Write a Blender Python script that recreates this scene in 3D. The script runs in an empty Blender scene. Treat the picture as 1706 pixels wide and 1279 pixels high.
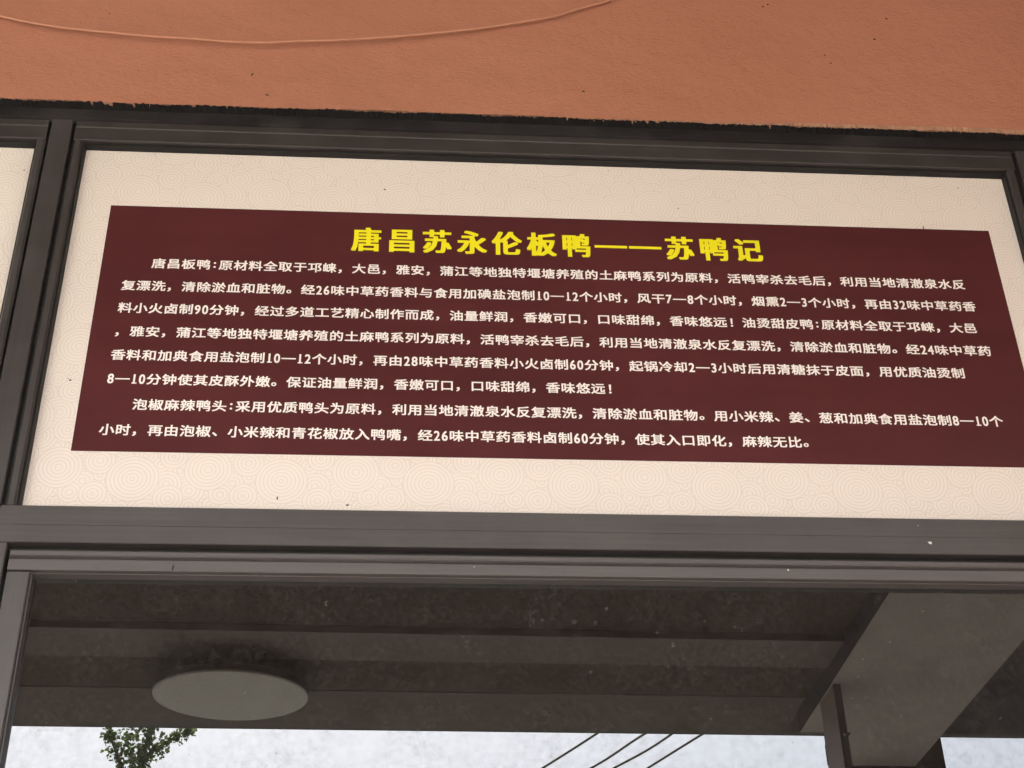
import bpy, bmesh, math, random
from mathutils import Vector, Matrix, Euler

# ------------------------------------------------------------------ camera, sky, sun, exposure
scene = bpy.context.scene
COL = scene.collection
PI = math.pi
CAM = Vector((0.0, -2.0, 1.6))
cr = Vector((0.99721, -0.07128, -0.02209))      # camera right
cu = Vector((-0.02114, -0.55372, 0.83244))      # camera up
cd = Vector((0.07156, 0.82965, 0.55368))        # view direction
FPX, PW, PH = 2500.0, 1706.0, 1279.0
camd = bpy.data.cameras.new('camera')
camd.sensor_fit = 'HORIZONTAL'
camd.sensor_width = 36.0
camd.lens = FPX / PW * 36.0
camd.clip_start = 0.02
camd.clip_end = 3000
cam = bpy.data.objects.new('camera', camd)
COL.objects.link(cam)
M = Matrix(((cr.x, cu.x, -cd.x, CAM.x), (cr.y, cu.y, -cd.y, CAM.y), (cr.z, cu.z, -cd.z, CAM.z), (0, 0, 0, 1)))
cam.matrix_world = M
scene.camera = cam

SUN_EL, SUN_AZ = math.radians(64), math.radians(192)     # azimuth from +Y, clockwise: in front of the shop, to the left
world = bpy.data.worlds.new('World')
scene.world = world
world.use_nodes = True
wn = world.node_tree.nodes
wn.clear()
wsky = wn.new('ShaderNodeTexSky')
wsky.sky_type = 'NISHITA'
wsky.sun_disc = False
wsky.sun_elevation = SUN_EL
wsky.sun_rotation = SUN_AZ
wsky.air_density = 1.0
wsky.dust_density = 9.0
wsky.ozone_density = 1.0
wbg = wn.new('ShaderNodeBackground')
wbg.inputs['Strength'].default_value = 0.12
wout = wn.new('ShaderNodeOutputWorld')
world.node_tree.links.new(wsky.outputs[0], wbg.inputs[0])
world.node_tree.links.new(wbg.outputs[0], wout.inputs[0])

sund = bpy.data.lights.new('sun', 'SUN')
sund.energy = 1.1
sund.angle = math.radians(12)
sund.color = (1.0, 0.95, 0.88)
sun = bpy.data.objects.new('sun', sund)
COL.objects.link(sun)
sdir = Vector((math.sin(SUN_AZ) * math.cos(SUN_EL), math.cos(SUN_AZ) * math.cos(SUN_EL), math.sin(SUN_EL)))
sun.location = sdir * 60
sun.rotation_euler = (-sdir).to_track_quat('-Z', 'Y').to_euler()

scene.view_settings.view_transform = 'Standard'
scene.view_settings.look = 'None'
scene.view_settings.gamma = 1
scene.view_settings.exposure = 3.5
scene.cycles.max_bounces = 8
scene.cycles.diffuse_bounces = 5
scene.cycles.use_denoising = True

# ------------------------------------------------------------------ helpers
def px(x, y, Y):
    """point on the plane y = Y seen at photograph pixel (x, y); used to read real positions off the facade"""
    v = cd + cr * ((x - PW / 2) / FPX) - cu * ((y - PH / 2) / FPX)
    return CAM + v * ((Y - CAM.y) / v.y)

def tag(o, label=None, cat=None, group=None, kind=None):
    if label: o['label'] = label
    if cat: o['category'] = cat
    if group: o['group'] = group
    if kind: o['kind'] = kind
    return o

def empty(name, loc, label, cat, group=None):
    o = bpy.data.objects.new(name, None)
    o.empty_display_size = 0.1
    COL.objects.link(o)
    o.location = loc
    return tag(o, label, cat, group)

def link(name, me, parent=None):
    o = bpy.data.objects.new(name, me)
    COL.objects.link(o)
    if parent:
        o.parent = parent
        o.location = -Vector(parent.location)       # parts are modelled in world coordinates
    return o

class MB:
    """collects shapes; build() links them as one mesh object"""
    def __init__(s):
        s.bm = bmesh.new()
    def box(s, x0, x1, y0, y1, z0, z1, bev=0.0, seg=2, mi=0):
        t = bmesh.new()
        bmesh.ops.create_cube(t, size=1)
        for v in t.verts:
            v.co = Vector(((x0 + x1) / 2 + v.co.x * (x1 - x0), (y0 + y1) / 2 + v.co.y * (y1 - y0), (z0 + z1) / 2 + v.co.z * (z1 - z0)))
        if bev:
            bmesh.ops.bevel(t, geom=t.edges[:], offset=bev, segments=seg, affect='EDGES', profile=0.5)
        s.add(t, mi)
        return s
    def add(s, t, mi=0):
        for f in t.faces: f.material_index = mi
        me = bpy.data.meshes.new('t'); t.to_mesh(me); t.free()
        s.bm.from_mesh(me); bpy.data.meshes.remove(me)
    def prism(s, prof, axis, a, b, mi=0):
        """extrude a closed profile: axis 'x' takes (y, z) points, axis 'z' takes (x, y)"""
        def P(p, t): return Vector((t, p[0], p[1])) if axis == 'x' else Vector((p[0], p[1], t))
        A = [s.bm.verts.new(P(p, a)) for p in prof]
        B = [s.bm.verts.new(P(p, b)) for p in prof]
        n = len(prof); fs = []
        for i in range(n):
            fs.append(s.bm.faces.new((A[i], A[(i + 1) % n], B[(i + 1) % n], B[i])))
        fs.append(s.bm.faces.new(A)); fs.append(s.bm.faces.new(B[::-1]))
        for f in fs: f.material_index = mi
        return s
    def tube(s, pts, r, n=10, mi=0):
        pts = [Vector(p) for p in pts]
        rr = r if isinstance(r, (list, tuple)) else [r] * len(pts)
        rings = []; prev = None
        for i, p in enumerate(pts):
            d = (pts[min(i + 1, len(pts) - 1)] - pts[max(i - 1, 0)]).normalized()
            a = prev - d * prev.dot(d) if prev else d.cross(Vector((0, 0, 1)) if abs(d.z) < .9 else Vector((1, 0, 0)))
            a.normalize(); prev = a
            b = d.cross(a)
            rings.append([s.bm.verts.new(p + (a * math.cos(2 * PI * k / n) + b * math.sin(2 * PI * k / n)) * rr[i]) for k in range(n)])
        fs = []
        for i in range(len(rings) - 1):
            for k in range(n):
                fs.append(s.bm.faces.new((rings[i][k], rings[i][(k + 1) % n], rings[i + 1][(k + 1) % n], rings[i + 1][k])))
        fs.append(s.bm.faces.new(rings[0][::-1])); fs.append(s.bm.faces.new(rings[-1]))
        for f in fs: f.material_index = mi; f.smooth = True
        return s
    def blob(s, p, rx, rz, thick=0.0015, rnd=None, mi=0, rot=0):
        """a small irregular dab lying on a vertical surface that faces -y"""
        rnd = rnd or random
        n = 9
        ce = s.bm.verts.new(p + Vector((0, -thick, 0)))
        ring = []
        for k in range(n):
            a = 2 * PI * k / n; q = rnd.uniform(.7, 1.2)
            x, z = rx * q * math.cos(a), rz * q * math.sin(a)
            ring.append(s.bm.verts.new(p + Vector((x * math.cos(rot) - z * math.sin(rot), 0.0003, x * math.sin(rot) + z * math.cos(rot)))))
        for k in range(n):
            f = s.bm.faces.new((ce, ring[k], ring[(k + 1) % n])); f.material_index = mi
        return s
    def build(s, name, mats, parent=None, recalc=True):
        if recalc: bmesh.ops.recalc_face_normals(s.bm, faces=s.bm.faces[:])
        me = bpy.data.meshes.new(name)
        s.bm.to_mesh(me); s.bm.free()
        for m in (mats if isinstance(mats, (list, tuple)) else [mats]): me.materials.append(m)
        return link(name, me, parent)

# ------------------------------------------------------------------ materials
def mat(name):
    m = bpy.data.materials.new(name); m.use_nodes = True
    nt = m.node_tree
    b = nt.nodes['Principled BSDF']
    return m, nt, b

def N(nt, kind, **kw):
    n = nt.nodes.new('ShaderNode' + kind)
    for k, v in kw.items():
        if k in n.inputs: n.inputs[k].default_value = v
        else: setattr(n, k, v)
    return n

def coords(nt, scale=(1, 1, 1), rot=(0, 0, 0)):
    tc = N(nt, 'TexCoord'); mp = N(nt, 'Mapping')
    mp.inputs['Scale'].default_value = scale; mp.inputs['Rotation'].default_value = rot
    nt.links.new(tc.outputs['Object'], mp.inputs[0])
    return mp.outputs[0]

def ramp(nt, src, stops):
    r = N(nt, 'ValToRGB')
    e = r.color_ramp.elements
    e[0].position, e[0].color = stops[0][0], (*stops[0][1], 1)
    e[1].position, e[1].color = stops[-1][0], (*stops[-1][1], 1)
    for p, c in stops[1:-1]:
        q = e.new(p); q.color = (*c, 1)
    nt.links.new(src, r.inputs[0])
    return r.outputs[0]

def g(v): return (v, v, v)

def simple(name, col, rough=0.5, var=0.12, scale=30, spec=0.5, metal=0.0, bump=0.0, stretch=(1, 1, 1)):
    m, nt, b = mat(name)
    n = N(nt, 'TexNoise', Scale=scale, Detail=6.0, Roughness=0.6)
    nt.links.new(coords(nt, stretch), n.inputs['Vector'])
    lo = tuple(c * (1 - var) for c in col); hi = tuple(min(1, c * (1 + var)) for c in col)
    nt.links.new(ramp(nt, n.outputs[0], [(.3, lo), (.7, hi)]), b.inputs['Base Color'])
    b.inputs['Roughness'].default_value = rough
    b.inputs['Specular IOR Level'].default_value = spec
    b.inputs['Metallic'].default_value = metal
    if bump:
        bp_ = N(nt, 'Bump', Strength=bump, Distance=0.002)
        nt.links.new(n.outputs[0], bp_.inputs['Height']); nt.links.new(bp_.outputs[0], b.inputs['Normal'])
    return m

def plaster_material():
    m, nt, b = mat('orange_plaster')
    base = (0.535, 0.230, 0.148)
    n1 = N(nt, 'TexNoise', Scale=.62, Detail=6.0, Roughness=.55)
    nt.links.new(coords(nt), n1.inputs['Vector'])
    c0 = ramp(nt, n1.outputs[0], [(.36, (.465, .196, .118)), (.62, base)])  # broad browner tone in the colour stands in for light falloff on the wall
    n0 = N(nt, 'TexNoise', Scale=420.0, Detail=3.0, Roughness=.7)
    nt.links.new(coords(nt), n0.inputs['Vector'])
    gm = N(nt, 'MixRGB', blend_type='MULTIPLY'); gm.inputs[0].default_value = 1
    nt.links.new(c0, gm.inputs[1]); nt.links.new(ramp(nt, n0.outputs[0], [(.3, g(.84)), (.6, g(1.03))]), gm.inputs[2])
    c1 = gm.outputs[0]
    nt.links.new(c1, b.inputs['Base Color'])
    b.inputs['Roughness'].default_value = .75
    b.inputs['Specular IOR Level'].default_value = .25
    # brushed skim: fine ridges running up to the right, over a soft unevenness
    v = coords(nt, (1.0, 1.0, 1.9), (0, math.radians(32), 0))
    n2 = N(nt, 'TexNoise', Scale=85.0, Detail=8.0, Roughness=.78, Distortion=.3)
    nt.links.new(v, n2.inputs['Vector'])
    n3 = N(nt, 'TexNoise', Scale=9.0, Detail=3.0)
    nt.links.new(coords(nt), n3.inputs['Vector'])
    b1 = N(nt, 'Bump', Strength=.8, Distance=.005)
    nt.links.new(n2.outputs[0], b1.inputs['Height'])
    b2 = N(nt, 'Bump', Strength=.5, Distance=.02)
    nt.links.new(n3.outputs[0], b2.inputs['Height'])
    nt.links.new(b1.outputs[0], b2.inputs['Normal'])
    nt.links.new(b2.outputs[0], b.inputs['Normal'])
    return m

def frame_material(name, along, col=(0.066, 0.060, 0.058)):
    m, nt, b = mat(name)
    st = (1.2, 60, 60) if along == 'x' else (60, 60, 1.2)
    n1 = N(nt, 'TexNoise', Scale=3.0, Detail=8.0, Roughness=.68)
    nt.links.new(coords(nt, st), n1.inputs['Vector'])
    n2 = N(nt, 'TexNoise', Scale=7.0, Detail=6.0, Roughness=.65)
    nt.links.new(coords(nt), n2.inputs['Vector'])
    c = ramp(nt, n1.outputs[0], [(.3, tuple(x * .82 for x in col)), (.55, col), (.75, tuple(x * 1.25 for x in col))])
    dust = N(nt, 'MixRGB', blend_type='MIX')
    nt.links.new(ramp(nt, n2.outputs[0], [(.45, g(0)), (.8, g(.22))]), dust.inputs[0])
    nt.links.new(c, dust.inputs[1]); dust.inputs[2].default_value = (.15, .138, .13, 1)
    nt.links.new(dust.outputs[0], b.inputs['Base Color'])
    nt.links.new(ramp(nt, n2.outputs[0], [(.3, g(.34)), (.7, g(.55))]), b.inputs['Roughness'])
    bp_ = N(nt, 'Bump', Strength=.12, Distance=.001)
    nt.links.new(n1.outputs[0], bp_.inputs['Height']); nt.links.new(bp_.outputs[0], b.inputs['Normal'])
    return m

def print_material(name, col, rough=.35, spec=.35, var=.04):
    m, nt, b = mat(name)
    n = N(nt, 'TexNoise', Scale=4.0, Detail=5.0, Roughness=.6)
    nt.links.new(coords(nt), n.inputs['Vector'])
    w_ = N(nt, 'TexNoise', Scale=1.6, Detail=6.0, Roughness=.6)
    nt.links.new(coords(nt, (1, 1, 6)), w_.inputs['Vector'])  # horizontal streaks in the base colour, painted for the sign's uneven sheen
    ad = N(nt, 'Math', operation='MULTIPLY_ADD'); nt.links.new(w_.outputs[0], ad.inputs[0]); ad.inputs[1].default_value = .5
    hf = N(nt, 'Math', operation='MULTIPLY'); nt.links.new(n.outputs[0], hf.inputs[0]); hf.inputs[1].default_value = .5
    nt.links.new(hf.outputs[0], ad.inputs[2])
    nt.links.new(ramp(nt, ad.outputs[0], [(.36, tuple(c * (1 - var) for c in col)), (.62, tuple(min(1, c * (1 + var)) for c in col))]), b.inputs['Base Color'])
    b.inputs['Roughness'].default_value = rough
    b.inputs['Specular IOR Level'].default_value = spec
    n2 = N(nt, 'TexNoise', Scale=3.0, Detail=2.0)
    nt.links.new(coords(nt, (1, 1, 1.6)), n2.inputs['Vector'])
    bp_ = N(nt, 'Bump', Strength=.1, Distance=.02)
    nt.links.new(n2.outputs[0], bp_.inputs['Height']); nt.links.new(bp_.outputs[0], b.inputs['Normal'])
    return m

def glass_material():
    """smoked reflective door glass with dust and dried rain spots"""
    m, nt, b = mat('smoked_glass')
    nt.nodes.remove(b)
    out = nt.nodes['Material Output']
    gl = N(nt, 'BsdfGlossy', Roughness=.0)
    gl.inputs['Color'].default_value = (.97, 1, .98, 1)
    di = N(nt, 'BsdfDiffuse')
    v = coords(nt)
    fine = N(nt, 'TexNoise', Scale=110.0, Detail=7.0, Roughness=.8); nt.links.new(v, fine.inputs['Vector'])
    mid = N(nt, 'TexNoise', Scale=14.0, Detail=7.0, Roughness=.7); nt.links.new(v, mid.inputs['Vector'])
    vor = N(nt, 'TexVoronoi', Scale=26.0, Randomness=1.0); nt.links.new(v, vor.inputs['Vector'])
    vn = N(nt, 'TexNoise', Scale=5.0, Detail=3.0); nt.links.new(v, vn.inputs['Vector'])
    spot = N(nt, 'Math', operation='LESS_THAN'); nt.links.new(vor.outputs['Distance'], spot.inputs[0]); spot.inputs[1].default_value = .11
    few = N(nt, 'Math', operation='GREATER_THAN'); nt.links.new(vn.outputs[0], few.inputs[0]); few.inputs[1].default_value = .56
    sp2 = N(nt, 'Math', operation='MULTIPLY'); nt.links.new(spot.outputs[0], sp2.inputs[0]); nt.links.new(few.outputs[0], sp2.inputs[1])
    sp3 = N(nt, 'Math', operation='MULTIPLY'); nt.links.new(sp2.outputs[0], sp3.inputs[0]); nt.links.new(fine.outputs[0], sp3.inputs[1])
    dust = N(nt, 'Math', operation='MULTIPLY'); nt.links.new(ramp(nt, fine.outputs[0], [(.38, g(.1)), (.66, g(1))]), dust.inputs[0])
    nt.links.new(ramp(nt, mid.outputs[0], [(.3, g(.35)), (.75, g(1))]), dust.inputs[1])
    tot = N(nt, 'Math', operation='MAXIMUM'); nt.links.new(dust.outputs[0], tot.inputs[0]); nt.links.new(sp3.outputs[0], tot.inputs[1])
    v2 = N(nt, 'TexVoronoi', Scale=58.0, Randomness=1.0); nt.links.new(v, v2.inputs['Vector'])
    n5 = N(nt, 'TexNoise', Scale=11.0, Detail=2.0); nt.links.new(v, n5.inputs['Vector'])
    sA = N(nt, 'Math', operation='LESS_THAN'); nt.links.new(v2.outputs['Distance'], sA.inputs[0]); sA.inputs[1].default_value = .05
    sB = N(nt, 'Math', operation='GREATER_THAN'); nt.links.new(n5.outputs[0], sB.inputs[0]); sB.inputs[1].default_value = .62
    sC = N(nt, 'Math', operation='MULTIPLY'); nt.links.new(sA.outputs[0], sC.inputs[0]); nt.links.new(sB.outputs[0], sC.inputs[1])
    sD = N(nt, 'Math', operation='MAXIMUM'); nt.links.new(sC.outputs[0], sD.inputs[0]); nt.links.new(sp3.outputs[0], sD.inputs[1])
    cm_ = N(nt, 'MixRGB', blend_type='MIX')
    nt.links.new(ramp(nt, sD.outputs[0], [(.35, g(0)), (1, g(.38))]), cm_.inputs[0])
    nt.links.new(ramp(nt, dust.outputs[0], [(0, (.005, .0042, .0036)), (.4, (.018, .016, .0145)), (.9, (.036, .033, .030))]), cm_.inputs[1])
    cm_.inputs[2].default_value = (.20, .195, .185, 1)
    nt.links.new(cm_.outputs[0], di.inputs['Color'])
    tot2 = N(nt, 'Math', operation='MAXIMUM'); nt.links.new(tot.outputs[0], tot2.inputs[0]); nt.links.new(sC.outputs[0], tot2.inputs[1])
    tot = tot2
    fr = N(nt, 'Fresnel', IOR=1.5)
    fac = N(nt, 'Math', operation='MULTIPLY_ADD'); nt.links.new(fr.outputs[0], fac.inputs[0]); fac.inputs[1].default_value = 1.0; fac.inputs[2].default_value = GLASS_R
    fac2 = N(nt, 'Math', operation='MULTIPLY'); nt.links.new(fac.outputs[0], fac2.inputs[0])
    nt.links.new(ramp(nt, tot.outputs[0], [(.05, g(1.08)), (.45, g(.90)), (.85, g(.62))]), fac2.inputs[1])
    mx = N(nt, 'MixShader'); nt.links.new(fac2.outputs[0], mx.inputs[0])
    nt.links.new(di.outputs[0], mx.inputs[1]); nt.links.new(gl.outputs[0], mx.inputs[2])
    nt.links.new(mx.outputs[0], out.inputs['Surface'])
    return m
GLASS_R = 0.068

PLASTER = plaster_material()
PLASTER_RAW = simple('bare_render', (.36, .195, .12), .9, .25, 60, bump=.6)
CAULK = simple('black_sealant', (.003, .0028, .003), .9, .0, 80)
GASKET = simple('black_rubber', (.008, .0075, .0075), .7, .1, 40)
FRAME_H = frame_material('frame_paint_along', 'x')
FRAME_V = frame_material('frame_paint_upright', 'z')
HEAD_P = frame_material('head_strip_tone', 'x', (.016, .0145, .016))  # frame tones step darker from the door up to this strip
SASH_H = frame_material('sash_tone_along', 'x', (.036, .032, .031))
SASH_V = frame_material('sash_tone_upright', 'z', (.044, .039, .038))
DOOR_H = frame_material('door_tone_along', 'x', (.096, .086, .084))
CREAM = print_material('cream_film', (.795, .728, .675), .45, .25, .015)
CREAM_LINE = print_material('cream_ring_ink', (.69, .62, .56), .45, .25, .03)
MAROON = print_material('maroon_print', (.084, .0205, .0225), .25, .4, .12)
YELLOW = print_material('yellow_print', (.86, .78, .018), .4, .25, .02)
WHITE = print_material('white_print', (.90, .85, .82), .4, .25, .02)
SPECK = simple('dark_speck', (.02, .015, .012), .8, .3, 200)
WHITESPECK = simple('white_dropping', (.8, .8, .78), .7, .1, 200)
GLASS = glass_material()
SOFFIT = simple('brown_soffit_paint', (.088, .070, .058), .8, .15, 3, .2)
SOFFIT_DARK = simple('dark_soffit_tone', (.06, .055, .062), .8, .15, 3, .2)  # darker tone for the right soffit bay and the beam sides
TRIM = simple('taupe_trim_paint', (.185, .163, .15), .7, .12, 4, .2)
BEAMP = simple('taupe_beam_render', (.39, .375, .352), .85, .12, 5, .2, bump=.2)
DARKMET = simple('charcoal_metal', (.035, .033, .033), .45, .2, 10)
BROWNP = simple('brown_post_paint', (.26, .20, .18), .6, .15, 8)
OPAL = simple('opal_diffuser', (.5, .51, .48), .45, .04, 5)
PAVING = simple('grey_paving', (.23, .22, .205), .85, .2, 3, .2)
ASPHALT = simple('asphalt', (.055, .055, .057), .9, .25, 12, .2)
KERB = simple('kerb_concrete', (.36, .35, .33), .85, .15, 8, .2)
EARTH = simple('grass_ground', (.09, .10, .05), .95, .3, .4, .1)
STEEL = simple('brushed_handle_steel', (.5, .5, .5), .3, .1, 20, metal=1.0)
ROOFM = simple('roof_render', (.32, .30, .28), .85, .15, 3, .2)
LINEW = simple('road_paint', (.7, .7, .68), .7, .15, 10)
INTER = simple('shop_floor', (.12, .10, .09), .6, .2, 4)

# ------------------------------------------------------------------ key positions (metres, facade plane y = 0)
X_L = -0.651          # right edge of the left bay's opening
MU0, MU1 = -0.630, -0.5935      # mullion beside the sign
ST0, ST1 = -0.586, -0.572       # main bay, left stile
XR0, XR1 = 1.094, 1.110         # main bay, right stile
MV0, MV1 = 1.118, 1.156         # right mullion
Z_WALL = 3.511
Z_STRIP = 3.481
Z_SASH = 3.431
Z_TR1, Z_TR0 = 2.7005, 2.639    # transom bar
Z_RAIL1, Z_RAIL0 = 2.6274, 2.594
YF = 0.024            # printed film
YG = 0.023            # door glass
XLL = -2.32           # far left stile of left bay
Z_SOF = 4.10
rnd = random.Random(7)

# ------------------------------------------------------------------ ground
def sheet(name, x0, x1, y0, y1, z, m, thick=.12):
    o = MB().box(x0, x1, y0, y1, z - thick, z).build(name, m)
    return tag(o, kind='structure')
sheet('ground', -600, 600, -600, 600, -.16, EARTH, .3)
sheet('pavement', -60, 60, -8.0, 6.0, 0.0, PAVING, .15)
sheet('kerb', -60, 60, -8.16, -8.003, 0.0, KERB, .15)
sheet('road', -60, 60, -17.0, -8.163, -.12, ASPHALT, .035)
sheet('far_pavement', -60, 60, -22.5, -17.003, 0.0, PAVING, .15)
b = MB()
for k in range(-14, 15):
    b.box(k * 4 - 1, k * 4 + 1, -12.66, -12.54, -.12, -.116)
tag(b.build('road_marking', LINEW), kind='structure')

# ------------------------------------------------------------------ orange plastered wall
def plaster_wall():
    root = empty('plaster_wall', (0, 0.1, Z_WALL), 'orange textured plaster wall above the dark window frame', 'wall')
    mb = MB()
    bm = mb.bm
    yw = -.012
    xs = []
    x = -7.0
    while x < 7.0:
        xs.append(x)
        x += .0035 if -1.0 < x < 1.5 else .05
    xs.append(7.0)
    r2 = random.Random(3)
    rows = []
    ph = [r2.uniform(0, 6) for _ in range(4)]
    for x in xs:
        w = .0022 * math.sin(x * 7 + ph[0]) + .0012 * math.sin(x * 23 + ph[1])
        j = r2.gauss(0, .0009) + (r2.uniform(-.0015, .0008) if r2.random() < .18 else 0)
        j2 = r2.gauss(0, .0005) - (r2.uniform(0, .0012) if r2.random() < .1 else 0)
        q = .5 + .5 * math.sin(x * 1.9 + .4)          # lip grows towards the right
        lip = .0015 + .008 * max(0, min(1, (x - .25) / .9)) * (.7 + .3 * q)
        zb = Z_WALL + w * .6
        rows.append([bm.verts.new((x, yw, Z_SOF + .3)), bm.verts.new((x, yw, zb + lip + j * .6)),
                     bm.verts.new((x, yw + .0035, zb + .0015 + j)), bm.verts.new((x, .0045, zb + j2)), bm.verts.new((x, .2, zb + .002))])
    for i in range(len(rows) - 1):
        for k in range(4):
            f = bm.faces.new((rows[i][k], rows[i + 1][k], rows[i + 1][k + 1], rows[i][k + 1]))
            f.material_index = 0 if k < 1 else 1
    # insects and chips stuck on the plaster
    for (sx, sy, rx, rz, ro) in ((420, 124, .0016, .0052, -.35), (445, 158, .0042, .0014, -.4), (972, 152, .0036, .0018, -.2), (1271, 11, .0026, .0018, .4),
                                 (1279, 7, .0022, .0024, 0), (1457, 65, .0025, .0028, .3), (1477, 31, .003, .0018, -.3), (1374, 92, .0015, .0022, 0), (1384, 105, .0022, .0016, 0), (183, 22, .0014, .0014, 0)):
        mb.blob(px(sx, sy, yw - .0002), rx, rz, .002, rnd, 2, ro)
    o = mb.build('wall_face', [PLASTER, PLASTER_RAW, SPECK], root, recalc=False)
    # piers either side of the shopfront, and the body behind
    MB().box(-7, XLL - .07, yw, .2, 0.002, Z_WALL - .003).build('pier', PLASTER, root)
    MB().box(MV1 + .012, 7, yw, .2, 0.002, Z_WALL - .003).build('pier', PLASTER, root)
    MB().box(-7, 7, .203, 5.8, Z_WALL + .01, Z_SOF + .3).build('upper_floor', ROOFM, root)
    return root
plaster_wall()

def caulk():
    mb = MB(); bm = mb.bm
    r2 = random.Random(11)
    rows = []; x = -2.4
    while x < 1.17:
        t = Z_WALL + .0035 + r2.gauss(0, .0004) + .0010 * math.sin(x * 31) + .0008 * math.sin(x * 77) - (r2.uniform(0, .001) if r2.random() < .10 else 0)
        rows.append([bm.verts.new((x, .0035, t)), bm.verts.new((x, -.0118 + .003 * max(0, min(1, (x - .25) / .9)) + r2.gauss(0, .0009), t - .004)), bm.verts.new((x, -.0005, Z_WALL - .003 + r2.gauss(0, .0006))), bm.verts.new((x, .004, Z_WALL - .0045))])
        x += .0035
    for i in range(len(rows) - 1):
        for k in range(3):
            bm.faces.new((rows[i][k], rows[i + 1][k], rows[i + 1][k + 1], rows[i][k + 1]))
    return mb

# ------------------------------------------------------------------ shopfront frame
SF = empty('shopfront_frame', (0.2, 0.03, 0), 'dark brown painted metal shopfront frame with mullions and transom bar round the sign', 'frame')
caulk().build('sealant_bead', CAULK, SF)
# head strip under the plaster
MB().prism([(.004, Z_WALL + .002), (.0035, Z_STRIP + .004), (.009, Z_STRIP + .001), (.009, Z_STRIP - .004), (.06, Z_STRIP - .004), (.06, Z_WALL + .002)], 'x', XLL - .06, MV1).build('head_strip', HEAD_P, SF)

def sash_profile(z0, z1):
    zm = z0 + (z1 - z0) * .64
    return [(.0, z0 + .001), (.0, zm - .0012), (.0022, zm), (.0022, zm + .001), (.0012, zm + .003), (.0012, z1 - .001), (.003, z1), (.055, z1), (.055, z0), (YF - .002, z0), (.001, z0)]
def upright(x0, x1, z0, z1, y0=0.0, y1=.06, c=.0015):
    return MB().prism([(x0 + c, y0), (x1 - c, y0), (x1, y0 + c), (x1, y1), (x0, y1), (x0, y0 + c)], 'z', z0, z1)

def bay(x0, x1):
    """sash round one printed panel; x0, x1 = clear opening"""
    w = .0155
    MB().prism(sash_profile(Z_SASH, Z_STRIP - .0045), 'x', x0 - w, x1 + w).build('sash_rail', SASH_H, SF)
    zt = Z_SASH - .0005
    c = .0035
    MB().prism([(x0 - w, .004), (x0 - w + c, .0008), (x0 - c, .0008), (x0, .005), (x0, .055), (x0 - w, .055)], 'z', Z_TR1 + .0005, zt).build('sash_stile', SASH_V, SF)
    MB().prism([(x1, .005), (x1 + c, .0008), (x1 + w - c, .0008), (x1 + w, .004), (x1 + w, .055), (x1, .055)], 'z', Z_TR1 + .0005, zt).build('sash_stile', SASH_V, SF)
    # rubber gasket round the panel
    q = .003
    mb = MB()
    mb.box(x0 + .0003, x0 + q, .009, YF - .0004, Z_TR1 + .001, zt - .0005)
    mb.box(x1 - q, x1 - .0003, .009, YF - .0004, Z_TR1 + .001, zt - .0005)
    mb.box(x0 + q + .0002, x1 - q - .0002, .009, YF - .0004, zt - q, zt - .0005)
    mb.build('gasket', GASKET, SF)
bay(ST1, XR0)
bay(XLL, X_L)
for a, bb in ((MU0, MU1), (MV0, MV1), (XLL - .06, XLL - .022)):
    upright(a, bb, 0.003, Z_STRIP - .0045, -.001).build('mullion', SASH_V, SF)
def groove(x0, x1):
    return MB().box(x0, x1, .012, .05, Z_TR1, Z_STRIP - .005).build('joint', GASKET, SF)
groove(MU1 + .0003, ST0 - .002); groove(XR1 + .0003, MV0 - .0003); groove(X_L + .0158, MU0 - .0003); groove(XLL - .0215, XLL - .0158)

def transom(x0, x1):
    z0, z1 = Z_TR0, Z_TR1
    zm = z0 + (z1 - z0) * .47
    return MB().prism([(0, z0 + .0012), (0, zm - .0004), (.0008, zm), (0, zm + .0006), (0, z1 - .0012), (.0012, z1), (.06, z1), (.06, z0), (.0012, z0)], 'x', x0, x1)
mb = transom(MU1 + .0008, MV0 - .001)
for (sx, sy, q) in ((1549.6, 904, .0024), (1547, 903, .0012), (1530, 875, .0008)):
    mb.blob(px(sx, sy, -.0006), q * 1.15, q * .9, .0015, rnd, 1)
mb.build('transom_bar', [FRAME_H, WHITESPECK], SF)
transom(XLL - .021, MU0 - .001).build('transom_bar', FRAME_H, SF)
# jambs and door stops below the transom
JL, LL = -.5738, -.567
upright(MU1 + .0008, JL, .003, Z_TR0 - .0008, .0015).build('door_jamb', FRAME_V, SF)
upright(XR0 - .008, MV0 - .0008, .003, Z_TR0 - .0008, .0015).build('door_jamb', FRAME_V, SF)
upright(XLL - .021, XLL + .004, .003, Z_TR0 - .0008, .0015).build('door_jamb', FRAME_V, SF)
upright(X_L - .004, MU0 - .0008, .003, Z_TR0 - .0008, .0015).build('door_jamb', FRAME_V, SF)
def stop(x0, x1):
    mb = MB()
    mb.box(x0, x1, .016, .058, Z_RAIL1 + .004, Z_TR0 - .0006)
    mb.box(x0, x1, .028, .058, Z_RAIL1 - .02, Z_RAIL1 + .0035)
    return mb
stop(JL + .0006, XR0 - .0088).build('door_stop', GASKET, SF)
stop(XLL + .0046, X_L - .0046).build('door_stop', GASKET, SF)

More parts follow.
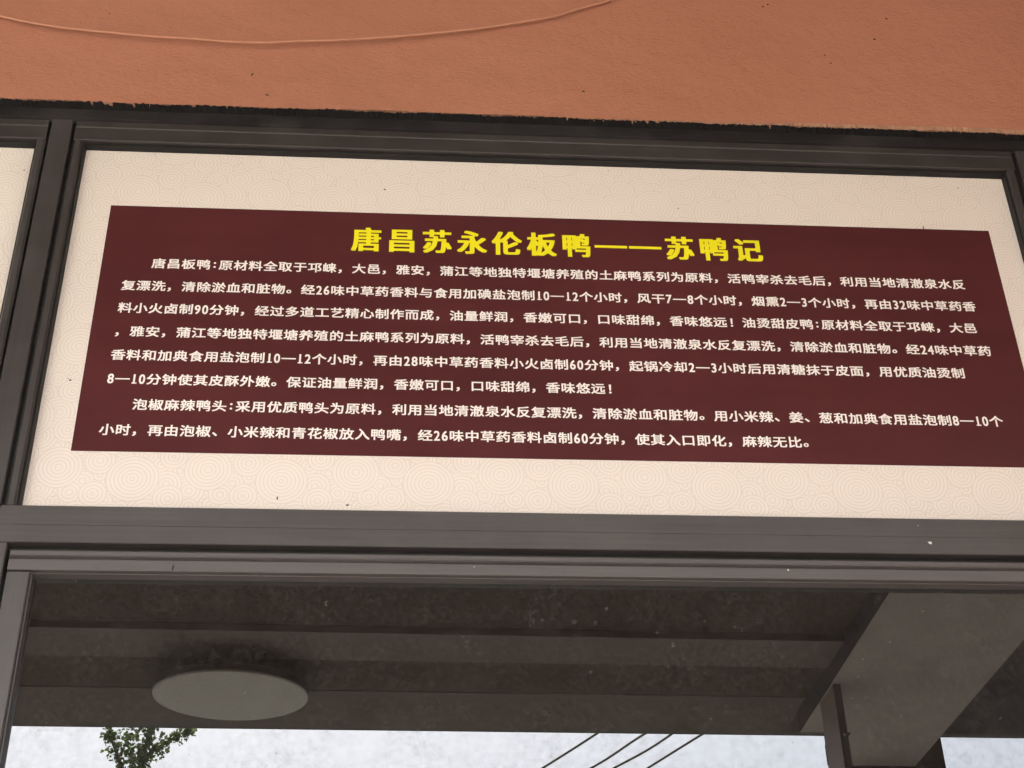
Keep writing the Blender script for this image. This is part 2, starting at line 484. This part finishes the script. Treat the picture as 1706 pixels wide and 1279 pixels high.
# ------------------------------------------------------------------ glazed doors
def door(x0, x1, label, hinge_left, ticks=()):
    root = empty('glass_door', ((x0 + x1) / 2, .02, .006), label, 'door')
    zt, zb = Z_RAIL1, Z_RAIL0
    h = zt - zb
    sw = .033
    y0 = .0
    # top rail: rounded nose, rolled bead, flat, then two steps in to the glass
    zr = zb + h * .60
    prof = [(y0 + .003, zt), (y0 + .0012, zt - .0008), (y0, zt - .003), (y0, zr + .0040), (y0 - .0032, zr + .0016), (y0 - .0036, zr + .0004), (y0 + .0022, zr - .0010), (y0, zr - .003),
            (y0, zb + .002), (y0 + .001, zb + .0004), (y0 + .009, zb), (y0 + .009, zb - .0018), (y0 + .012, zb - .0022), (YG - .001, zb - .003), (.045, zb - .003), (.045, zt)]
    mb = MB().prism(prof, 'x', x0, x1)
    for (sx, sy, rx, rz, ro) in ticks:
        mb.blob(px(sx, sy, y0 - .0004), rx, rz, .0015, rnd, 1, ro)
    if ticks:
        mb.blob(px(1313, 949, y0 - .0004), .0014, .0018, .0015, rnd, 2)
        mb.blob(px(790, 944, y0 - .0004), .0009, .0009, .0012, rnd, 2)
    mb.build('top_rail', [DOOR_H, SPECK, WHITESPECK], root)
    c = .0015
    zl = zb + .0015
    MB().prism([(x0 + c, y0), (x0 + sw - c, y0), (x0 + sw, y0 + c), (x0 + sw, .009), (x0 + sw + .002, .0095), (x0 + sw + .003, YG - .001), (x0 + sw + .003, .0445), (x0, .0445), (x0, y0 + c)], 'z', .012, zb - .0035).build('stile', FRAME_V, root)
    MB().prism([(x1 - c, y0), (x1, y0 + c), (x1, .0445), (x1 - sw - .003, .0445), (x1 - sw - .003, YG - .001), (x1 - sw - .002, .0095), (x1 - sw, .009), (x1 - sw, y0 + c), (x1 - sw + c, y0)], 'z', .012, zb - .0035).build('stile', FRAME_V, root)
    MB().box(x0 + sw + .0035, x1 - sw - .0035, y0, .0445, .012, .13, .0015).build('bottom_rail', FRAME_H, root)
    MB().box(x0 + sw + .0031, x1 - sw - .0031, YG, YG + .008, .1305, zb - .0031).build('glass_pane', GLASS, root)
    hx = x1 - sw * .5 if hinge_left else x0 + sw * .5
    mb = MB()
    mb.tube([(hx, -.055, .75), (hx, -.055, 1.45)], .012, 16)
    mb.tube([(hx, -.055, .82), (hx, -.001, .82)], .008, 12)
    mb.tube([(hx, -.055, 1.38), (hx, -.001, 1.38)], .008, 12)
    mb.build('pull_handle', STEEL, root)
    return root
door(LL, XR0 - .0148, 'dark framed smoked glass door reflecting the canopy and sky, below the printed sign', True,
     ((287.5, 946, .0010, .0062, -.15), (163, 946, .001, .001, 0)))
door(XLL + .0108, X_L - .0108, 'smoked glass door below the cut off cream panel at the left edge', False)
# dim shop behind the glass
MB().box(XLL, MV1, .3, 5.0, .003, .02).build('floor', INTER)['kind'] = 'structure'

# ------------------------------------------------------------------ printed panels
def circles_tile(T, seed):
    """overlapping circles covering a T x T tile; earlier circles lie on top"""
    r2 = random.Random(seed)
    cs = []
    big = [(.18, .22, .0400), (.68, .30, .0365), (.42, .70, .0395), (.93, .76, .037), (.16, .56, .0235), (.44, .40, .0215), (.70, .60, .0225), (.90, .50, .0195), (.93, .10, .0215), (.43, .07, .0235), (.69, .92, .022), (.17, .90, .0235)]
    for (u, v, r) in big: cs.append((u * T, v * T, r))
    def cov(x, y):
        for (cx, cy, r) in cs:
            dx = (x - cx + T / 2) % T - T / 2; dy = (y - cy + T / 2) % T - T / 2
            if dx * dx + dy * dy < r * r: return True
        return False
    miss = 0
    while miss < 400 and len(cs) < 75:
        x, y = r2.uniform(0, T), r2.uniform(0, T)
        if cov(x, y): miss += 1; continue
        miss = 0
        cs.append((x, y, r2.choice((.011, .014, .018, .024, .03))))
    return cs

def ring_pattern(bm, x0, x1, z0, z1, holes, y, seed, mi):
    """ribbons of the printed ring pattern, clipped to the panel and round the hole"""
    T = .226
    base = circles_tile(T, 5)
    allc = []
    for i, (cx, cz, r) in enumerate(base):
        for a in range(int((x0 - .1) // T) - 1, int((x1 + .1) // T) + 2):
            for b_ in range(int((z0 - .1) // T) - 1, int((z1 + .1) // T) + 2):
                X, Z = cx + a * T, cz + b_ * T
                if x0 - r < X < x1 + r and z0 - r < Z < z1 + r: allc.append((i, X, Z, r))
    cell = {}
    for c in allc:
        i, X, Z, r = c
        for gx in range(int((X - r) // .05), int((X + r) // .05) + 1):
            for gz in range(int((Z - r) // .05), int((Z + r) // .05) + 1):
                cell.setdefault((gx, gz), []).append(c)
    def vis(x, z, i):
        if not (x0 < x < x1 and z0 < z < z1): return False
        for (hx0, hx1, hz0, hz1) in holes:
            if hx0 < x < hx1 and hz0 < z < hz1: return False
        for (j, X, Z, r) in cell.get((int(x // .05), int(z // .05)), ()):
            if j < i and (x - X) ** 2 + (z - Z) ** 2 < r * r: return False
        return True
    hw = .00062
    for (i, X, Z, r) in allc:
        step = .0060
        q = r - .0006
        while q > .0012:
            n = max(10, int(2 * PI * q / .004))
            vs = None
            for k in range(n):
                a0, a1 = 2 * PI * k / n, 2 * PI * (k + 1) / n
                am = (a0 + a1) / 2
                if vis(X + q * math.cos(am), Z + q * math.sin(am), i):
                    p = [bm.verts.new((X + (q + s) * math.cos(a), y, Z + (q + s) * math.sin(a))) for (a, s) in ((a0, -hw), (a1, -hw), (a1, hw), (a0, hw))]
                    f = bm.faces.new(p); f.material_index = mi
            q -= step

def cream_film(x0, x1, root, hole, specks=(), rx0=None, rx1=None):
    z0, z1 = Z_TR1 - .012, Z_SASH + .006
    mb = MB().box(x0, x1, YF, YF + .006, z0, z1)
    ring_pattern(mb.bm, (rx0 if rx0 is not None else x0) + .002, (rx1 if rx1 is not None else x1) - .002, Z_TR1 - .01, Z_SASH + .002, hole, YF - .0003, 5, 1)
    for (sx, sy, rx, rz) in specks:
        mb.blob(px(sx, sy, YF - .0005), rx, rz, .001, rnd, 2)
    return mb.build('cream_film', [CREAM, CREAM_LINE, SPECK], root)

S = 2.0 + YF - .0012
FX0, FX1 = -.25225 * S, .5145 * S
FZ0, FZ1 = 1.6 + .598 * S, 1.6 + .8417 * S
SIGN = empty('printed_sign', (.25, YF, Z_TR1), 'cream ring-patterned sign panel with maroon field, yellow title and white Chinese text', 'sign')
cream_film(ST1 + .0035, XR0 - .0035, SIGN, [(FX0, FX1, FZ0, FZ1)],
           ((641, 315, .0022, .0012), (1130, 347, .0013, .0013), (117, 633, .002, .0016), (114, 630, .0009, .0009), (462, 829, .0012, .0032), (579, 841, .0025, .0014), (1538.5, 379, .001, .004), (1596, 313, .0018, .001), (960, 266, .001, .002), (1014, 284, .001, .001)))
MB().box(FX0, FX1, YF - .0010, YF - .0002, FZ0, FZ1).build('maroon_field', MAROON, SIGN)

# lettering: glyph outlines from Blender's own built-in font
_gl = {}
def glyph(ch):
    if ch in _gl: return _gl[ch]
    cu_ = bpy.data.curves.new('t', 'FONT'); cu_.body = ch; cu_.size = 1.0; cu_.resolution_u = 3
    cu_.fill_mode = 'FRONT'
    ob = bpy.data.objects.new('t', cu_); COL.objects.link(ob)
    dg = bpy.context.evaluated_depsgraph_get()
    ev = ob.evaluated_get(dg)
    me = ev.to_mesh()
    vs = [(v.co.x, v.co.y) for v in me.vertices]; ps = [tuple(p.vertices) for p in me.polygons]
    ev.to_mesh_clear()
    bpy.data.objects.remove(ob); bpy.data.curves.remove(cu_)
    _gl[ch] = (vs, ps)
    return _gl[ch]

def lettering(name, text, x0, zc, pitch, ex, ez, bold, m, y, boldz=None):
    """one line of writing: x0 = left edge, zc = centre height, pitch = advance of a full-width character"""
    verts, faces = [], []
    x = x0
    bz = bold if boldz is None else boldz
    for ch in text:
        half = ch in ':0123456789'
        adv = pitch * (.5 if half else 1)
        if ch == '—':
            t = ez * .042 + bz * .6
            a, c_ = x + pitch * .03, x + pitch * .97
            k = len(verts)
            verts += [(a, y, zc - t), (c_, y, zc - t), (c_, y, zc + t), (a, y, zc + t)]
            faces.append((k, k + 1, k + 2, k + 3))
            x += adv; continue
        vs, ps = glyph(ch)
        if vs:
            offs = [(-bold, -bz), (bold, -bz), (-bold, bz), (bold, bz), (-bold, 0), (bold, 0), (0, bz), (0, -bz)] if bold else [(0, 0)]
            mnx = min(v[0] for v in vs); mxx = max(v[0] for v in vs)
            mny = min(v[1] for v in vs); mxy = max(v[1] for v in vs)
            if half:
                sx = min(ex * .85, adv * .82 / max(.2, mxx - mnx)) if ch != ':' else ex
                ox = x + adv / 2 - (mnx + mxx) / 2 * sx
                sz = ez * (1.16 if ch != ':' else 1.1); oz = zc - (mny + mxy) / 2 * sz
            elif ch in '，。、！':
                sx, sz = ex, ez
                ox = x + pitch * (.22 if ch != '！' else .30) - (mnx + mxx) / 2 * sx + .0
                oz = zc - (.355 * ez) - mny * sz if ch != '！' else zc - (mny + mxy) / 2 * sz
                if ch == '，': oz = zc - .47 * ez - mny * sz
            else:
                sx, sz = ex, ez
                ox = x + pitch * .5 - .5 * ex + 0.0 - (0.0)
                oz = zc - .36 * ez
            for n_, (dx, dz) in enumerate(offs):
                k = len(verts)
                yy = y - .00004 * n_
                verts += [(ox + v[0] * sx + dx, yy, oz + v[1] * sz + dz) for v in vs]
                faces += [tuple(k + q for q in p) for p in ps]
            if ch == '1':
                k = len(verts)
                a, c_ = x + adv * .22, x + adv * .86
                zb = oz + mny * sz - bz
                verts += [(a, y - .0004, zb), (c_, y - .0004, zb), (c_, y - .0004, zb + ez * .095), (a, y - .0004, zb + ez * .095)]
                faces.append((k, k + 1, k + 2, k + 3))
        x += adv
    me = bpy.data.meshes.new(name)
    me.from_pydata(verts, [], faces); me.update()
    me.materials.append(m)
    return link(name, me, SIGN)

LINES = [
    ("唐昌板鸭:原材料全取于邛崃，大邑，雅安，蒲江等地独特堰塘养殖的土麻鸭系列为原料，活鸭宰杀去毛后，利用当地清澈泉水反", -.2117, .7802, .4814),
    ("复漂洗，清除淤血和脏物。经26味中草药香料与食用加碘盐泡制10—12个小时，风干7—8个小时，烟熏2—3个小时，再由32味中草药香", -.2337, .7567, .4862),
    ("料小火卤制90分钟，经过多道工艺精心制作而成，油量鲜润，香嫩可口，口味甜绵，香味悠远！油烫甜皮鸭:原材料全取于邛崃，大邑", -.2337, .7338, .4826),
    ("，雅安，蒲江等地独特堰塘养殖的土麻鸭系列为原料，活鸭宰杀去毛后，利用当地清澈泉水反复漂洗，清除淤血和脏物。经24味中草药", -.2337, .7104, .4903),
    ("香料和加典食用盐泡制10—12个小时，再由28味中草药香料小火卤制60分钟，起锅冷却2—3小时后用清糖抹于皮面，用优质油烫制", -.2336, .6873, .4633),
    ("8—10分钟使其皮酥外嫩。保证油量鲜润，香嫩可口，口味甜绵，香味悠远！", -.2336, .6645, .174),
    ("泡椒麻辣鸭头:采用优质鸭头为原料，利用当地清澈泉水反复漂洗，清除淤血和脏物。用小米辣、姜、葱和加典食用盐泡制8—10个", -.2113, .6407, .4861),
    ("小时，再由泡椒、小米辣和青花椒放入鸭嘴，经26味中草药香料卤制60分钟，使其入口即化，麻辣无比。", -.2338, .6172, .3292)]
YT = YF - .0012
for (s, xa, zc, xb) in LINES:
    n = sum(.5 if c in ':0123456789' else 1 for c in s)
    pitch = (xb - xa) * S / n
    lettering('text_line', s, xa * S, 1.6 + zc * S, pitch, pitch * .96, .0218, .00052, WHITE, YT, .00032)
tp = .0299 * S
lettering('title_lettering', '唐昌苏永伦板鸭——苏鸭记', -.0495 * S, 1.6 + .8115 * S, tp, .0512, .0540, .0021, YELLOW, YT, .0008)

LEFT = empty('printed_sign', (-1.5, YF, Z_TR1), 'narrow slice of cream ring-patterned sign panel cut off at the left edge beside the mullion', 'sign')
cream_film(XLL + .0035, X_L - .0035, LEFT, [], ((40, 283, .001, .0016),))

# ------------------------------------------------------------------ cable sagging off the plaster
def cable():
    pts = [(-60, 8), (0, 26), (50, 37), (100, 45), (165, 52), (250, 60), (320, 64), (380, 69), (440, 70.5), (500, 68), (550, 67), (625, 63), (700, 57), (780, 49), (853, 39), (923, 27), (953, 18), (985, 9), (1005, 4), (1018, -1), (1040, -9)]
    P = []
    for (x, y) in pts:
        t = (x + 60) / 1078
        off = .005 + .012 * math.sin(PI * min(1, max(0, t * .98 + .06))) ** .8
        if x > 900: off = .006 + .006 * max(0, (1005 - x) / 105)
        P.append(px(x, y, -.012 - off))
    Q = []
    for i in range(len(P) - 1):                      # Catmull-Rom
        p0, p1, p2, p3 = P[max(0, i - 1)], P[i], P[i + 1], P[min(len(P) - 1, i + 2)]
        for k in range(5):
            t = k / 5
            Q.append(.5 * ((2 * p1) + (p2 - p0) * t + (2 * p0 - 5 * p1 + 4 * p2 - p3) * t * t + (3 * p1 - p0 - 3 * p2 + p3) * t ** 3))
    Q.append(P[-1])
    Q.append(P[-1] + Vector((.01, .02, .006)))
    root = tag(MB().tube(Q, .0025, 10).build('cable', CABLE), 'thin orange painted cable sagging across the plaster wall', 'cable')
    return root
CABLE = simple('painted_cable', (.50, .235, .145), .5, .08, 30)
cable()

# ------------------------------------------------------------------ canopy over the pavement (seen mirrored in the door glass)
def RY(v): return 2 * YG + 2.0 - v        # distance seen in the glass -> real y
CY1 = -.0125
CAN = empty('canopy', (0, RY(6.6), Z_SOF), 'brown canopy soffit mirrored in the door glass', 'canopy')
EAVE = RY(6.60)
BX0, BX1 = 1.805, 2.465
# the canopy runs a degree or so out of parallel with the shopfront
def EY(x, Y): return RY(Y + .021 * (x - .3))
def skew(x0, x1, Ya, Yb, z0, z1, name, m):
    mb = MB().prism([(x0, EY(x0, Ya)), (x1, EY(x1, Ya)), (x1, EY(x1, Yb)), (x0, EY(x0, Yb))], 'z', z0, z1)
    return mb.build(name, m, CAN)
XJ = BX0 + .1
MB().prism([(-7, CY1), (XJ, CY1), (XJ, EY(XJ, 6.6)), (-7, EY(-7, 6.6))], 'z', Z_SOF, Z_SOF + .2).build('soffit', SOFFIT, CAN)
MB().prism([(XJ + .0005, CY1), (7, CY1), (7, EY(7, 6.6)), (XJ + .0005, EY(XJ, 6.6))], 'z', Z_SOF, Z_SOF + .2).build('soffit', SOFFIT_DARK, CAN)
skew(-7, BX0 - .002, 5.505, 5.775, Z_SOF - .028, Z_SOF - .0005, 'batten', TRIM)
skew(-7, 7, 6.6005, 6.64, Z_SOF, Z_SOF + .35, 'fascia', DARKMET)
skew(-7, BX0 - .002, 6.165, 6.5995, Z_SOF - .004, Z_SOF - .0005, 'edge_trim', simple('edge_trim_paint', (.15, .135, .122), .8, .12, 4, .2))
MB().box(-7.05, 7.05, EAVE - .9, 5.8, Z_SOF + .36, Z_SOF + .46).build('roof_deck', ROOFM, CAN)
bmb = MB().prism([(BX0, CY1), (BX1, CY1), (BX1, RY(6.80)), (2.04, RY(6.80)), (2.04, RY(6.365)), (BX0, RY(6.365))], 'z', 4.0, Z_SOF - .0005)
bmesh.ops.recalc_face_normals(bmb.bm, faces=bmb.bm.faces[:])
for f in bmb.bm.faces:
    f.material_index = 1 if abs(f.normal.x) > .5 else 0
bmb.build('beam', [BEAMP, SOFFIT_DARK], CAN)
t = MB().box(1.811, 1.845, RY(6.02), RY(5.80), .003, 3.9995, .003)
t.bm.normal_update()
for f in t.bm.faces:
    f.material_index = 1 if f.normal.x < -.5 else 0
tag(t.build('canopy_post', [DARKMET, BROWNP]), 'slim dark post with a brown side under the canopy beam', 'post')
MB().box(BX0 + .004, BX1 - .004, -1.5, CY1 - .0005, .003, 3.9995, .008).build('added_shade_pier', PLASTER, CAN)  # unseen block added under the beam to darken the wall's right side
cm = MB()
cm.box(2.16, 2.620, RY(7.20), RY(6.805), .06, Z_SOF + .355, .01)
cm.box(2.125, 2.655, RY(7.235), RY(6.77), .003, .0595, .008)
tag(cm.build('canopy_column', DARKMET), 'broad charcoal column at the outer end of the canopy beam', 'column')

# round lamp hung under the soffit, tilted a little
LC = Vector((-.687, RY(5.93), 1.6 + 2.381))
LAMP = empty('ceiling_lamp', LC, 'round grey ceiling lamp hanging below the canopy, mirrored in the glass', 'lamp')
def lathe(prof, n=64):
    mb = MB(); bm = mb.bm
    rings = [[bm.verts.new((r * math.cos(2 * PI * k / n), r * math.sin(2 * PI * k / n), z)) for k in range(n)] for r, z in prof]
    for i in range(len(rings) - 1):
        for k in range(n):
            bm.faces.new((rings[i][k], rings[i][(k + 1) % n], rings[i + 1][(k + 1) % n], rings[i + 1][k]))
    bm.faces.new(rings[0]); bm.faces.new(rings[-1][::-1])
    return mb
for nm, mbx, m_ in (('diffuser', lathe([(.300, -.006), (.3145, -.004), (.317, .0), (.317, .004)]), OPAL),
                    ('rim', lathe([(.3165, .0045), (.3195, .0045), (.3195, .03), (.30, .036), (.06, .06)]), DARKMET),
                    ('stem', lathe([(.03, .0605), (.03, .1), (.06, .105), (.06, .1165)]), DARKMET)):
    o = mbx.build(nm, m_)
    o.parent = LAMP; o.location = (0, 0, 0)
LAMP.rotation_euler = (math.radians(-3.6), math.radians(0), 0)

# ------------------------------------------------------------------ overhead wires across the street, on two poles
HW = 6.0
ends = [((.379, 2.635), (.287, 2.843)), ((.474, 2.646), (.381, 2.842)), ((.517, 2.652), (.432, 2.842)), ((.577, 2.657), (.496, 2.841))]
wire_lab = ['black overhead wire, leftmost of the four in the reflected sky', 'black overhead wire, second from the left in the reflected sky',
            'black overhead wire, third from the left in the reflected sky', 'black overhead wire, rightmost of the four in the reflected sky']
pA, pB = [], []
for k, ((xa, ya), (xb, yb)) in enumerate(ends):
    a = Vector((xa * HW, ya * HW)); bq = Vector((xb * HW, yb * HW))
    d = (bq - a).normalized()
    A = a - d * 8.5; B = a + d * 24
    r3 = random.Random(40 + k)
    ph = r3.uniform(0, 6)
    pts = []
    for i in range(161):
        t = i / 160
        q = A.lerp(B, t)
        sag = .10 * (4 * (t - .5) ** 2 - 1) + .10 * (1 - 4 * (.29 - .5) ** 2)
        wob = .028 * math.sin(q.y * (3.3 if k in (1, 2) else 1.1) + ph)
        pts.append((q.x + wob, RY(q.y), 1.6 + HW + sag))
    pA.append(Vector(pts[0])); pB.append(Vector(pts[-1]))
    tag(MB().tube(pts, .014, 6).build('overhead_wire', DARKMET), wire_lab[k], 'wire', 'overhead wires')
for P4, lab in ((pA, 'concrete utility pole on the near pavement carrying the four wires'), (pB, 'concrete utility pole across the street carrying the four wires')):
    c = sum(P4, Vector()) / 4
    root = empty('utility_pole', (c.x, c.y, 0), lab, 'pole', 'utility poles')
    mb = MB().tube([(c.x, c.y, -.1), (c.x, c.y, 4), (c.x, c.y, 8.6)], [.17, .14, .11], 16)
    mb.build('pole_shaft', KERB, root)
    u = (P4[3] - P4[0]); u.z = 0; u.normalize()
    e0, e1 = P4[0] - u * .3, P4[3] + u * .3
    MB().tube([(e0.x, e0.y, c.z - .13), (e1.x, e1.y, c.z - .13)], .05, 8).build('crossarm', DARKMET, root)
    for q in P4:
        MB().tube([(q.x, q.y, c.z - .08), (q.x, q.y, c.z - .03), (q.x, q.y, q.z + .01)], [.03, .045, .02], 10).build('insulator', BROWNP, root)

# ------------------------------------------------------------------ street tree
def leaf_material():
    m, nt, b = mat('tree_leaves')
    oi = N(nt, 'TexNoise', Scale=1.7, Detail=3.0)
    nt.links.new(coords(nt), oi.inputs['Vector'])
    nt.links.new(ramp(nt, oi.outputs[0], [(.3, (.07, .12, .04)), (.7, (.15, .22, .08))]), b.inputs['Base Color'])
    b.inputs['Roughness'].default_value = .5
    tr = N(nt, 'BsdfTranslucent'); tr.inputs['Color'].default_value = (.16, .24, .07, 1)
    mx = N(nt, 'MixShader'); mx.inputs[0].default_value = .4
    nt.links.new(b.outputs[0], mx.inputs[1]); nt.links.new(tr.outputs[0], mx.inputs[2])
    nt.links.new(mx.outputs[0], nt.nodes['Material Output'].inputs['Surface'])
    return m
LEAF = leaf_material()
BARK = simple('tree_bark', (.11, .085, .06), .9, .3, 8, .1, bump=.5)
def tree():
    Yt = 24.0
    base = Vector((-.175 * Yt, RY(Yt), 0))
    root = empty('street_tree', base, 'slender green tree with upright branches against the reflected sky', 'tree')
    r3 = random.Random(21)
    z_of = lambda h: 1.6 + Yt / h
    tk = MB()
    top = 10.6
    tk.tube([base + Vector((0, 0, -.1)), base + Vector((.05, 0, 3)), base + Vector((-.05, 0, 6)), base + Vector((.05, 0, 8.6)), base + Vector((.12, 0, 10.4))], [.2, .15, .11, .06, .02], 10)
    limbs = []
    def limb(pts, r0):
        n = len(pts)
        tk.tube(pts, [r0 * (1 - .8 * i / (n - 1)) for i in range(n)], 6)
        limbs.append(pts)
    o = base
    limbs.append([o + Vector((0, 0, 7)), o + Vector((-.02, 0, 9.0)), o + Vector((-.05, 0, 10.0)), o + Vector((-.03, 0, 11.3))])
    limb([o + Vector((.02, 0, 9.0)), o + Vector((.10, .05, 10.15)), o + Vector((.46, .05, 10.42)), o + Vector((.86, .05, 10.68))], .05)   # right fork
    limb([o + Vector((.0, 0, 9.0)), o + Vector((-.26, 0, 10.1)), o + Vector((-.42, .1, 10.42)), o + Vector((-.49, .1, 10.62))], .045)
    limb([o + Vector((.0, 0, 9.2)), o + Vector((.08, 0, 10.0)), o + Vector((.16, 0, 10.6)), o + Vector((.22, 0, 11.0))], .04)
    for k in range(22):                                          # lower crown
        a = k * 2.4; z = 3.6 + 4.2 * k / 22; L = r3.uniform(1.0, 1.5) * (1.15 - .62 * k / 22)
        p0 = o + Vector((0, 0, z))
        limb([p0, p0 + Vector((math.cos(a) * L * .5, math.sin(a) * L * .5, .45)), p0 + Vector((math.cos(a) * L, math.sin(a) * L, 1.1))], .05)
    tk.build('trunk', BARK, root)
    cb = MB(); bm = cb.bm
    def leaf(p, s):
        n = Vector((r3.gauss(0, 1), r3.gauss(0, 1), r3.gauss(0, 1))).normalized()
        a = n.orthogonal().normalized(); b_ = n.cross(a)
        w = r3.uniform(0, 2 * PI)
        a2 = a * math.cos(w) + b_ * math.sin(w); b2 = n.cross(a2)
        pts = [p, p + a2 * s * .55 + b2 * s * .5 + n * s * .1, p + a2 * s * .95 + b2 * s * .22, p + a2 * s * .8, p + a2 * s * .95 - b2 * s * .22, p + a2 * s * .55 - b2 * s * .5 + n * s * .1]
        bm.faces.new([bm.verts.new(q) for q in pts])
    for li, pts in enumerate(limbs):
        upper = li < 4
        for i in range(len(pts) - 1):
            n = (85, 28, 20, 30)[li] if upper else 22
            for k in range(n):
                t = k / n
                q = pts[i].lerp(pts[i + 1], t)
                sp = ((.165, .05, .045, .07)[li] if upper else .24) * (1 - (.45 * (i + t) / (len(pts) - 1) if upper else 0))
                c = q + Vector((r3.gauss(0, sp), r3.gauss(0, sp), r3.gauss(0, sp * .7)))
                for _ in range(6):
                    leaf(c + Vector((r3.gauss(0, .05), r3.gauss(0, .05), r3.gauss(0, .05))), r3.uniform(.05, .085))
    cb.build('crown', LEAF, root, recalc=False)
tree()
